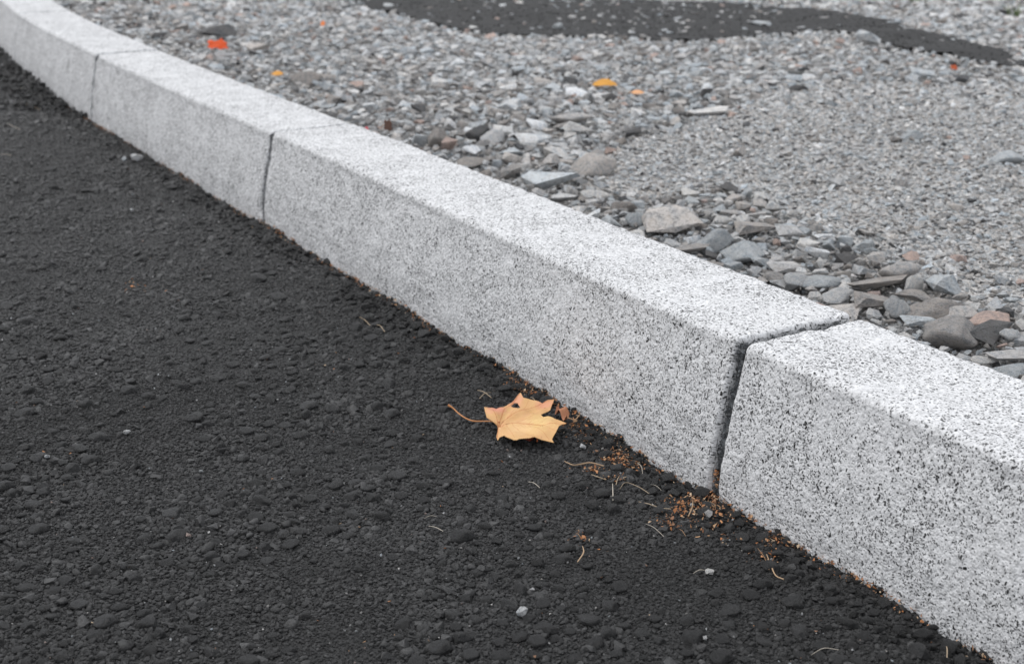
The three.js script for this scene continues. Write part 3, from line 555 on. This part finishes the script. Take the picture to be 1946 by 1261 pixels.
{
  const pts = [[715, 495], [703, 545], [688, 595], [705, 630], [726, 600], [780, 598], [812, 628], [850, 655], [890, 674], [925, 676], [955, 660], [1010, 656], [1078, 657], [1130, 643], [1205, 646], [1270, 650], [1355, 662], [1332, 640], [1378, 603], [1412, 557], [1455, 540], [1502, 525], [1460, 508], [1405, 478], [1340, 448], [1285, 430], [1230, 420], [1203, 387], [1250, 368], [1310, 340], [1345, 296], [1357, 264], [1290, 268], [1220, 288], [1150, 264], [1065, 250], [1000, 246], [985, 232], [968, 203], [935, 226], [865, 268], [800, 298], [725, 328], [690, 343], [662, 330], [640, 324], [600, 330], [545, 335], [552, 372], [564, 412], [575, 455], [640, 478]];
  const hole = [[855, 296], [895, 268], [935, 272], [965, 318], [940, 328], [900, 312]];
  const c = lz(980, 470), P = pts.map(q => lz(q[0], q[1]).sub(c)), Hh = hole.map(q => lz(q[0], q[1]).sub(c));
  const J = lz(715, 495).sub(c), tips = [[1502, 525], [1357, 264], [968, 203], [560, 390], [700, 620], [1355, 660]].map(q => lz(q[0], q[1]).sub(c));
  const height = (x, z) => {
    let y = 0.0105 + 0.0018 * noise2(x * 40, z * 40, 40);
    tips.forEach((t, i) => { const dx = t.x - J.x, dz = t.z - J.z, l = Math.hypot(dx, dz), u = ((x - J.x) * dx + (z - J.z) * dz) / l, v = Math.abs((x - J.x) * dz - (z - J.z) * dx) / l; if (u > 0 && u < l * 1.1) y -= 0.0022 * Math.exp(-((v / 0.0035) ** 2)) * (1 - u / l * 0.4); });
    y -= 0.0012 * smooth(0.012, 0.04, z); tips.forEach((t, i) => { const l = Math.hypot(x - t.x, z - t.z); y += [0.004, 0.005, 0, 0.004, -0.003, -0.002][i] * Math.exp(-((l / 0.014) ** 2)); }); y += 0.0014 * noise2(x * 110, z * 110, 41);                       // near edge droops to the ground
    const k = tips[2], l2 = Math.hypot(x - k.x, z - k.z); y += 0.006 * Math.exp(-((l2 / 0.012) ** 2));
    return y;
  };
  const b = blade(P, Hh, height, 0.0004, 0.0035), [x0, x1, z0, z1] = b.box, U = q => { const w = lz(q[0], q[1]).sub(c); return [(w.x - x0) / (x1 - x0), (w.z - z0) / (z1 - z0)]; };
  const V = [[[715, 495], [800, 478], [930, 474], [1060, 490], [1250, 510], [1500, 526]], [[715, 495], [790, 440], [930, 370], [1060, 325], [1200, 290], [1350, 268]], [[715, 495], [745, 430], [790, 330], [860, 285], [960, 215]], [[715, 495], [690, 440], [640, 370], [560, 340]], [[715, 495], [705, 560], [695, 610]]].map(p => ({ p: p.map(U), w: 2.4, a: 0.8 }));
  const V2 = [[[930, 474], [1040, 430], [1130, 395]], [[1060, 490], [1120, 460], [1180, 440]], [[860, 470], [960, 560], [1070, 620]], [[1060, 490], [1180, 570], [1300, 640]], [[1180, 500], [1260, 540], [1370, 590]], [[800, 480], [850, 560], [900, 650]], [[790, 440], [850, 400], [930, 300]], [[930, 370], [1010, 330], [1060, 260]]].map(p => ({ p: p.map(U), w: 1.3, a: 0.6 }));
  const V3 = []; for (const m of V) for (let k = 1; k < m.p.length; k++) for (let q = 0; q < 3; q++) for (const sd of [-1, 1]) { const [ax, ay] = m.p[k - 1], [bx, by] = m.p[k], u = (q + 0.5) / 3, x = ax + (bx - ax) * u, y = ay + (by - ay) * u, l = Math.hypot(bx - ax, by - ay) || 1, dx = (bx - ax) / l, dy = (by - ay) / l, L = rr(0.05, 0.11); V3.push({ p: [[x, y], [x + (dx * 0.75 - dy * sd * 0.6) * L * 0.5, y + (dy * 0.75 + dx * sd * 0.6) * L * 0.5], [x + (dx * 0.9 - dy * sd * 0.5) * L, y + (dy * 0.9 + dx * sd * 0.5) * L]], w: 0.8, a: 0.4 }); }
  const t = leafTexture(['#cfa26c', '#d6ae7a', '#c8966a', '#d2a872', '#cc9c74'], '#b06a3c', [...V, ...V2, ...V3], [[0.12, 0.35, 0.14, '#cc8870'], [0.35, 0.12, 0.13, '#cc8c70'], [0.75, 0.2, 0.12, '#cc8a6c'], [0.7, 0.62, 0.2, '#dcbe80'], [0.45, 0.7, 0.16, '#dcbc88']]);
  const leaf = new THREE.Group(); leaf.position.copy(c).setY(0);
  part(new THREE.Mesh(b.g, leafMat(t)), 'leaf_blade', leaf);
  const st = [[722, 498, 0.0095], [640, 488, 0.007], [540, 487, 0.0045], [420, 484, 0.004], [340, 455, 0.005], [250, 395, 0.007], [180, 330, 0.010], [130, 300, 0.012]].map(q => { const w = lz(q[0], q[1], q[2]).sub(c); return new THREE.Vector3(w.x, q[2], w.z); });
  part(tube(st, 0.0008, new THREE.MeshStandardMaterial({ color: col(0.55, 0.24, 0.09), roughness: 0.6 }), t => 0.85 + 0.9 * smooth(0.9, 1, t)), 'leaf_stalk', leaf);
  thing(leaf, 'maple_leaf', 'peach yellow maple leaf with long stalk lying on the asphalt by the kerb', 'leaf');

  // the redder leaf underneath
  const c2 = lz(1050, 640, 0.003), q2 = [[950, 645], [985, 674], [1030, 690], [1075, 710], [1100, 694], [1138, 655], [1160, 600], [1100, 560], [1000, 570]].map(q => lz(q[0], q[1], 0.003).sub(c2));
  const b2 = blade(q2, null, (x, z) => 0.0030 - 0.0006 * Math.cos(x * 120), 0.0004);
  const l2 = new THREE.Group(); l2.position.copy(c2).setY(0);
  part(new THREE.Mesh(b2.g, leafMat(leafTexture(['#c8502c', '#d8683a', '#b8441f', '#cc5a34'], '#8a3018', []))), 'leaf_blade', l2);
  part(tube([[1215, 640, 0.004], [1190, 652, 0.006], [1168, 680, 0.006], [1160, 722, 0.004]].map(q => { const w = lz(q[0], q[1], q[2]).sub(c2); return new THREE.Vector3(w.x, q[2], w.z); }), 0.0008, new THREE.MeshStandardMaterial({ color: col(0.5, 0.14, 0.05), roughness: 0.6 })), 'leaf_stalk', l2);
  thing(l2, 'maple_leaf', 'rust red leaf mostly hidden underneath the peach maple leaf', 'leaf');

  // the curled brown scrap beside it
  const c3 = lz(1440, 375, 0.008), q3 = [[1362, 345], [1385, 308], [1410, 300], [1470, 345], [1535, 375], [1518, 402], [1508, 440], [1500, 462], [1450, 415], [1400, 375]].map(q => lz(q[0], q[1], 0.008).sub(c3));
  const b3 = blade(q3, null, (x, z) => 0.007 + 0.004 * Math.cos((x + z) * 260) + x * 0.1, 0.0004, 0.003);
  const l3 = new THREE.Group(); l3.position.copy(c3).setY(0);
  part(new THREE.Mesh(b3.g, leafMat(leafTexture(['#b07858', '#c08a68', '#a06848', '#b88060'], '#7a4a30', []))), 'leaf_blade', l3);
  part(tube([[1500, 455], [1545, 468], [1600, 478], [1650, 460]].map((q, i) => { const w = lz(q[0], q[1], 0.004).sub(c3); return new THREE.Vector3(w.x, 0.005 + (i === 3 ? 0.003 : 0), w.z); }), 0.0005, M.twig), 'leaf_stalk', l3);
  thing(l3, 'leaf_scrap', 'curled brown leaf scrap between the peach maple leaf and the kerb foot', 'leaf');
}
// leaves on the gravel: laid at their pixel, turned up towards the viewer by tilt
function farLeaf(px, py, wpx, hpx, outline, colors, vein, label, name, tilt, lift, curl = 0.25) {
  const p = gp(px, py, GY + lift), d = depthOf(p) / FPX, w = wpx * d / 2, el = Math.atan2(CAMH - GY, Math.hypot(p.x, p.z)), l = hpx * d / 2 / Math.sin(el + tilt);
  const o = outline.map(([x, z]) => new THREE.Vector3(x * w, 0, z * l)), b = blade(o, null, (x, z) => curl * w * (1 - Math.cos(x / w * 1.3)) * -1 + 0.06 * w * noise2(x / w * 3, z / l * 3, 60), 0.0006, w / 6);
  const g = new THREE.Group(); g.position.set(p.x, gravelY(p.x, p.z) + lift, p.z); g.rotation.set(tilt, 0, 0);
  const V = [[[0.02, 0.5], [0.98, 0.5]], [[0.3, 0.5], [0.6, 0.1]], [[0.3, 0.5], [0.6, 0.9]]].map(p => ({ p, w: 4, a: 0.45 }));
  part(new THREE.Mesh(b.g, leafMat(leafTexture(colors, vein, V))), 'leaf_blade', g);
  part(tube([new THREE.Vector3(-w * 0.9, 0.0, 0), new THREE.Vector3(-w * 1.15, 0.001, l * 0.1), new THREE.Vector3(-w * 1.4, -0.003, l * 0.15)], 0.0006, M.twig), 'leaf_stalk', g);
  thing(g, name, label, 'leaf', 'fallen leaves on the gravel');
}
const oval = n => { const o = []; for (let i = 0; i < n; i++) { const a = i / n * 6.283, r = 1 + 0.05 * Math.sin(i * 2.4); o.push([Math.cos(a) * r, Math.sin(a) * Math.pow(Math.abs(Math.sin(a)), 0.35) * r]); } return o; };
const lobed = [[-1, -0.5], [-0.7, -0.8], [-0.35, -0.5], [0.0, -0.6], [0.3, -1], [0.5, -0.55], [0.85, -0.2], [0.75, 0.15], [1, 0.8], [0.6, 0.7], [0.25, 0.95], [0.0, 0.7], [-0.3, 0.6], [-0.5, 0.85], [-0.75, 0.6], [-0.95, 0.5], [-0.8, 0.0]];
farLeaf(413, 77, 42, 22, lobed, ['#dc500e', '#e66018', '#d0460a', '#e25814'], '#a83a08', 'bright orange lobed leaf lying in front of a dark slate-like stone', 'maple_leaf', 0.95, 0.040, 0.1);
farLeaf(1150, 151, 47, 13, oval(18), ['#c88c24', '#d29a34', '#c0821c', '#b07a16'], '#a8720c', 'golden yellow oval leaf lying on the fine gravel', 'oval_leaf', 0.22, 0.018, 0.35);
farLeaf(526, 128, 22, 9, oval(12), ['#c88c30', '#d09c44', '#c08024'], '#b87814', 'small yellow leaf scrap beside a white sliver of stone', 'leaf_scrap', 0.35, 0.036, 0.2);
farLeaf(1212, 172, 25, 8, oval(12), ['#d8a070', '#d0a898', '#d09858', '#d4b0a4'], '#c08850', 'small pale peach leaf near the golden oval leaf', 'leaf_scrap', 0.35, 0.016, 0.2);
farLeaf(1815, 119, 14, 12, lobed, ['#a84818', '#b85420', '#983c10'], '#702c08', 'rust brown leaf scrap standing near the asphalt strip', 'leaf_scrap', 0.8, 0.03, 0.15);
farLeaf(737, 222, 17, 27, lobed, ['#4a2c1c', '#5a3824', '#3c2216'], '#28160e', 'dark brown curled leaf upright behind the kerb', 'leaf_scrap', 1.0, 0.055, 0.1);
farLeaf(695, 226, 9, 12, oval(10), ['#b8283c', '#c83c4c', '#a82030'], '#801828', 'tiny crimson leaf scrap behind the kerb', 'leaf_scrap', 0.8, 0.05, 0.15);
farLeaf(613, 41, 9, 10, oval(10), ['#d07030', '#dc8040', '#c06428'], '#904818', 'tiny orange leaf scrap far out in the coarse gravel', 'leaf_scrap', 0.6, 0.03, 0.15);

// ------------------------------------------------------------------ straws, twigs, white pebbles and bark crumbs on the asphalt
const strawPx = [
  [[1073, 864], [1090, 874], [1101, 869], [1121, 868], [1148, 874], 'thick bent tan twig by the bark crumbs at the kerb foot', 1.5],
  [[1205, 856], [1219, 870], [1222, 884], 'kinked pale straw at the kerb foot above the bark crumbs', 0.7],
  [[1124, 892], [1138, 900], [1152, 901], 'short tan straw half buried in bark crumbs', 0.9],
  [[1164.5, 908], [1165, 922], [1165.5, 938], 'upright pale straw stub among asphalt lumps near the kerb', 0.9],
  [[1177, 896], [1174, 903], [1171, 911], 'tiny slanting straw beside the upright stub', 0.8],
  [[1178, 918], [1189.5, 909], [1213.5, 913], [1234, 927], 'arched thin straw over asphalt lumps near the kerb', 0.6],
  [[1237.6, 905], [1248, 910], [1258, 915], 'grey needle close to the kerb foot', 0.5],
  [[1214, 941.5], [1232, 948], [1256, 953.5], [1276, 958], 'long straight straw pointing to the open joint', 0.8],
  [[1318, 938], [1316, 955], [1309, 969], 'stout tan twig standing in bark crumbs below the open joint', 1.3],
  [[1228, 981], [1243, 992], [1262.5, 1005], 'long pale needle on the asphalt below the straight straw', 0.5],
  [[1291, 992], [1297, 998], [1304, 1005], 'short brown needle below the open joint', 0.5],
  [[1094, 1002], [1099, 1006], [1103.5, 1010], 'short white needle beside a curled twig', 0.5],
  [[907, 736.5], [920, 743], [934, 750.5], 'straw lying under another in a small cross', 0.8],
  [[933.6, 740.5], [922, 745], [910.6, 752], 'straw lying over another in a small cross', 0.8],
  [[1008, 747], [1013, 751], [1017.5, 754.5], 'short yellowish straw behind the peach maple leaf', 0.7],
  [[682, 595], [692, 602], [703, 611], 'straight tan straw on asphalt near the kerb joint', 0.9],
  [[715, 610], [722, 614], [731, 624], 'bent tan straw beside a straight one', 0.9],
  [[1004, 903], [1014, 909], [1026, 917], 'straight white straw on bare asphalt below the maple leaf', 0.7],
  [[814, 988], [828, 994], [842, 999], 'pale straight straw alone on bare asphalt', 0.7],
  [[805, 975], [817, 973], [829, 971], 'thin grey needle above the lone pale straw', 0.45],
  [[1107.6, 1025], [1109, 1041], [1097.6, 1055], 'curled brown twig on a large asphalt lump', 1.2],
  [[1441, 1028], [1453, 1051], [1463, 1071], 'thin dark straw beside the stout curved twig', 0.5],
  [[1458, 1041], [1466, 1065], [1476, 1081.5], [1491, 1091.5], 'stout curved tan twig on asphalt near the kerb', 1.2],
  [[1318, 1075], [1330, 1072], [1341, 1070], 'whitish straw touching a pale pebble', 0.6],
  [[1543, 1232], [1566.5, 1225], [1595, 1225], 'arched pale straw on rounded asphalt lumps', 0.6],
  [[1798.6, 1201.7], [1802, 1218], [1802, 1237], 'upright tan straw near the kerb foot', 0.8],
  [[12, 228], [28, 238], [37.5, 242], 'pale straw on the heaped chippings below the drip stained kerb stone', 1.0],
  [[32, 192], [54, 196], [73, 203], 'whitish stick across the heaped chippings', 1.5],
  [[0, 289], [10, 290], [21, 291], 'white straw flat on asphalt beyond the heaped chippings', 1.0],
  [[19, 173], [35, 168], [45, 169], 'grey stick near the top of the heaped chippings', 1.2],
];
const strawMats = [[0.46, 0.36, 0.25], [0.42, 0.29, 0.18], [0.50, 0.45, 0.38], [0.36, 0.21, 0.11]].map(c => new THREE.MeshStandardMaterial({ color: col(...c), roughness: 0.7 }));
strawPx.forEach((row, i) => {
  const k = row[row.length - 1], label = row[row.length - 2], pts = row.slice(0, -2), up = 0.0045, c = gp(...pts[Math.floor(pts.length / 2)], up);
  const v = pts.map((q, j) => { const w = gp(q[0], q[1], up); return new THREE.Vector3(w.x - c.x, asphaltY(w.x, w.z) + 0.0035 + (j % 2 ? 0.0015 : 0) , w.z - c.z); });
  const o = tube(v, 0.00042 * k, /brown|curled|stout|thick/.test(label) ? strawMats[k > 1 ? 1 : 3] : /white|grey|pale/.test(label) ? strawMats[2] : strawMats[0], t => 0.6 + 0.5 * Math.sin(t * 2.6));
  o.position.set(c.x, 0, c.z); thing(o, /twig|stick/.test(label) ? 'twig' : 'straw', label, /twig|stick/.test(label) ? 'twig' : 'straw', 'straws and twigs on the asphalt');
});
const pebbles = [
  [1010.7, 1107, 12, 'white', 'small white pebble sitting among asphalt lumps, upper of two'], [992, 1155, 23, 'white', 'flat white stone chip on bare asphalt, broadest of the chips'], [1349, 1077, 18, 'pale', 'upright whitish pebble on asphalt between twig and kerb'], [1341, 1207, 11, 'white', 'round white pebble beside a smooth dark asphalt lump'], [356.7, 1006, 11, 'pink', 'pink pebble alone on the asphalt'], [88.5, 864, 11, 'white', 'white flat chip on asphalt far from the kerb'], [239, 814, 13, 'pale', 'pale crumbly pebble on bare asphalt'], [1020, 760, 10, 'white', 'white pebble just behind the peach maple leaf'], [1108, 838, 13, 'white', 'white flake at the kerb foot beside the maple leaf'], [235.5, 299, 10, 'blue', 'pale round pebble next to a white chip at the kerb foot'], [260, 300, 22, 'white', 'large white chip at the foot of the kerb between tight joints'], [250, 396, 8, 'white', 'white speck of stone on asphalt before the kerb'], [969, 859, 6, 'white', 'tiny white pebble below the maple leaf stalk'], [381, 884, 8, 'blue', 'tiny bluish chip on bare asphalt'], [1131, 1022, 14, 'dark', 'dark pebble with pale flecks beside the curled twig'], [1316, 949, 9, 'pale', 'small pale pebble in bark crumbs below the open joint'], [1348, 967, 18, 'warm', 'rounded grey pebble in bark crumbs below the open joint'],
];
{
  const pg = [0, 1, 2, 3].map(() => hull(15, 1, 0.8, 0.85, 0.4));
  pebbles.forEach(([x, y, w, c, label], i) => { const p = gp(x, y, 0.003), a = w / 2 * depthOf(p) / FPX * 1.25, o = new THREE.Mesh(pg[i % 4], stoneMats[c][i % 3]); o.position.set(p.x, asphaltY(p.x, p.z) + a * 0.6 + 0.001, p.z); o.rotation.set(rr(-0.3, 0.3), rnd() * 6, rr(-0.3, 0.3)); o.scale.set(a, a * 0.85, a); thing(o, 'pebble', label, 'pebble', 'pale pebbles on the asphalt'); });
}
{
  const fg = [0, 1, 2, 3, 4, 5, 6, 7].map(() => { const v = []; const el = rr(0.9, 1.3), fl = rr(0.3, 0.9); for (let i = 0; i < 8; i++) { const a = rnd() * 6.28, r = Math.sqrt(rnd()); v.push(new THREE.Vector3(Math.cos(a) * r * el, rr(-0.08, 0.08) + r * r * 0.45, Math.sin(a) * r * fl)); } return boxUV(new ConvexGeometry(v)); });
  const tones = [[0.42, 0.18, 0.07], [0.46, 0.22, 0.10], [0.32, 0.13, 0.05], [0.45, 0.27, 0.15], [0.50, 0.37, 0.25], [0.20, 0.10, 0.055], [0.22, 0.12, 0.07]], items = [];
  const drop = (s, n, a, lift = 1) => { const p = kp(s, n, 0), t = pick(tones), f = rr(0.8, 1.2); items.push([p.x, asphaltY(p.x, p.z) + 0.0022 * lift + a * rr(0.2, 0.9), p.z, a, a * rr(0.7, 1.3), a * rr(0.6, 1.1), rnd() * 6.28, rr(-0.9, 0.9), rr(-0.9, 0.9), col(t[0] * f, t[1] * f, t[2] * f)]); };
  for (let i = 0; i < 2000; i++) { const s = rr(-2.3, 0.62); if (noise2(s * 16, 7, 50) + 0.45 + 0.5 * smooth(-0.5, 0, s) < rnd() * 0.9) continue; drop(s, -0.001 - Math.pow(rnd(), 2.4) * 0.012, rr(0.0008, 0.0022), 1.6); }
  const cluster = (px, py, k, sp) => { const p = gp(px, py), [s, n] = sn(p.x, p.z); for (let i = 0; i < k; i++) { const u = rr(-1, 1) + rr(-1, 1), v = rr(-1, 1) + rr(-1, 1); drop(s + u * sp, Math.min(-0.001, n + v * sp * 0.8), rr(0.0007, 0.0022) * (rnd() < 0.1 ? 1.5 : 1)); } };
  [[1175, 862, 110, 0.012], [1195, 873, 80, 0.010], [1130, 888, 30, 0.007], [1165, 905, 26, 0.008], [1340, 948, 150, 0.013], [1310, 965, 60, 0.010], [1370, 975, 40, 0.012], [1270, 985, 45, 0.010], [1290, 955, 40, 0.010], [1355, 935, 30, 0.005], [1100, 825, 30, 0.010], [1090, 805, 30, 0.008], [1000, 742, 45, 0.010], [985, 728, 25, 0.008], [1465, 1020, 30, 0.008], [1630, 1085, 24, 0.010], [1450, 1050, 16, 0.010], [260, 545, 22, 0.02], [1105, 1020, 14, 0.008], [1350, 1000, 30, 0.015], [1540, 1040, 14, 0.012]].forEach(a => cluster(...a));
  for (let i = 0; i < 420; i++) { const p = gp(rr(0, W), rr(300, H)), [s, n] = sn(p.x, p.z); if (n > -0.01 || rnd() > 0.25 + Math.exp(n * 9)) continue; drop(s, n, rr(0.0007, 0.0019), 1); }
  // the crumbs caught in the open joint
  for (let i = 0; i < 40; i++) { const p = kp(rr(-0.003, 0.003), rr(0.0, 0.010), 0), t = pick(tones); items.push([p.x, rr(0.002, 0.016), p.z, 0.0018, 0.0018, 0.0016, rnd() * 6, rr(-1, 1), rr(-1, 1), col(...t)]); }
  const grp = new THREE.Group(); scatter(items, fg, M.litter, 'bark_crumb', grp);
  grp.userData = { kind: 'stuff', label: 'orange brown bark and seed crumbs along the kerb foot', category: 'litter' }; grp.name = 'bark_crumbs'; scene.add(grp);
  // pale grit specks strewn over the asphalt
  const grit = [], gg = [0, 1, 2].map(() => hull(10, 1, 0.7, 0.8, 0.2));
  for (let i = 0; i < 1500; i++) { const p = gp(rr(-60, W), rr(120, H + 60)); if (sn(p.x, p.z)[1] > -0.004 || rnd() < 0.45) continue; const a = rr(0.0005, 0.0016) * (0.7 + 0.3 * depthOf(p)); grit.push([p.x, asphaltY(p.x, p.z) + 0.0018 + a * 0.3, p.z, a, a, a, rnd() * 6, rnd(), rnd(), tint(pick(['white', 'pale', 'white', 'warm', 'pink', 'blue']))]); }
  scatter(grit, gg, M.stone, 'pale_grit', road);
}
// a few weeds beyond the strip
{
  const blades = (px, py, k, label) => {
    const p = gp(px, py, GY), g = new THREE.Group(); g.position.set(p.x, gravelY(p.x, p.z), p.z);
    for (let i = 0; i < k; i++) { const a = rnd() * 6.28, l = rr(0.02, 0.05), w = rr(0.002, 0.005), q = new THREE.PlaneGeometry(w * 2, l, 1, 4), v = q.attributes.position; for (let j = 0; j < v.count; j++) { const t = (v.getY(j) + l / 2) / l; v.setXYZ(j, v.getX(j) * (1 - t * 0.9), t * l * 0.8, t * t * l * 0.7); } q.computeVertexNormals(); const o = new THREE.Mesh(q, M.weed); o.rotation.y = a; o.position.set(rr(-0.02, 0.02), 0, rr(-0.02, 0.02)); part(o, 'leaf', g); }
    thing(g, 'weed', label, 'weed', 'weeds beyond the asphalt strip');
  };
  blades(1930, 26, 22, 'low green weed growing in far gravel beyond the asphalt strip');
  blades(1744, 3, 12, 'tiny green weed at the far edge of the gravel');
}
renderer.render(scene, camera);
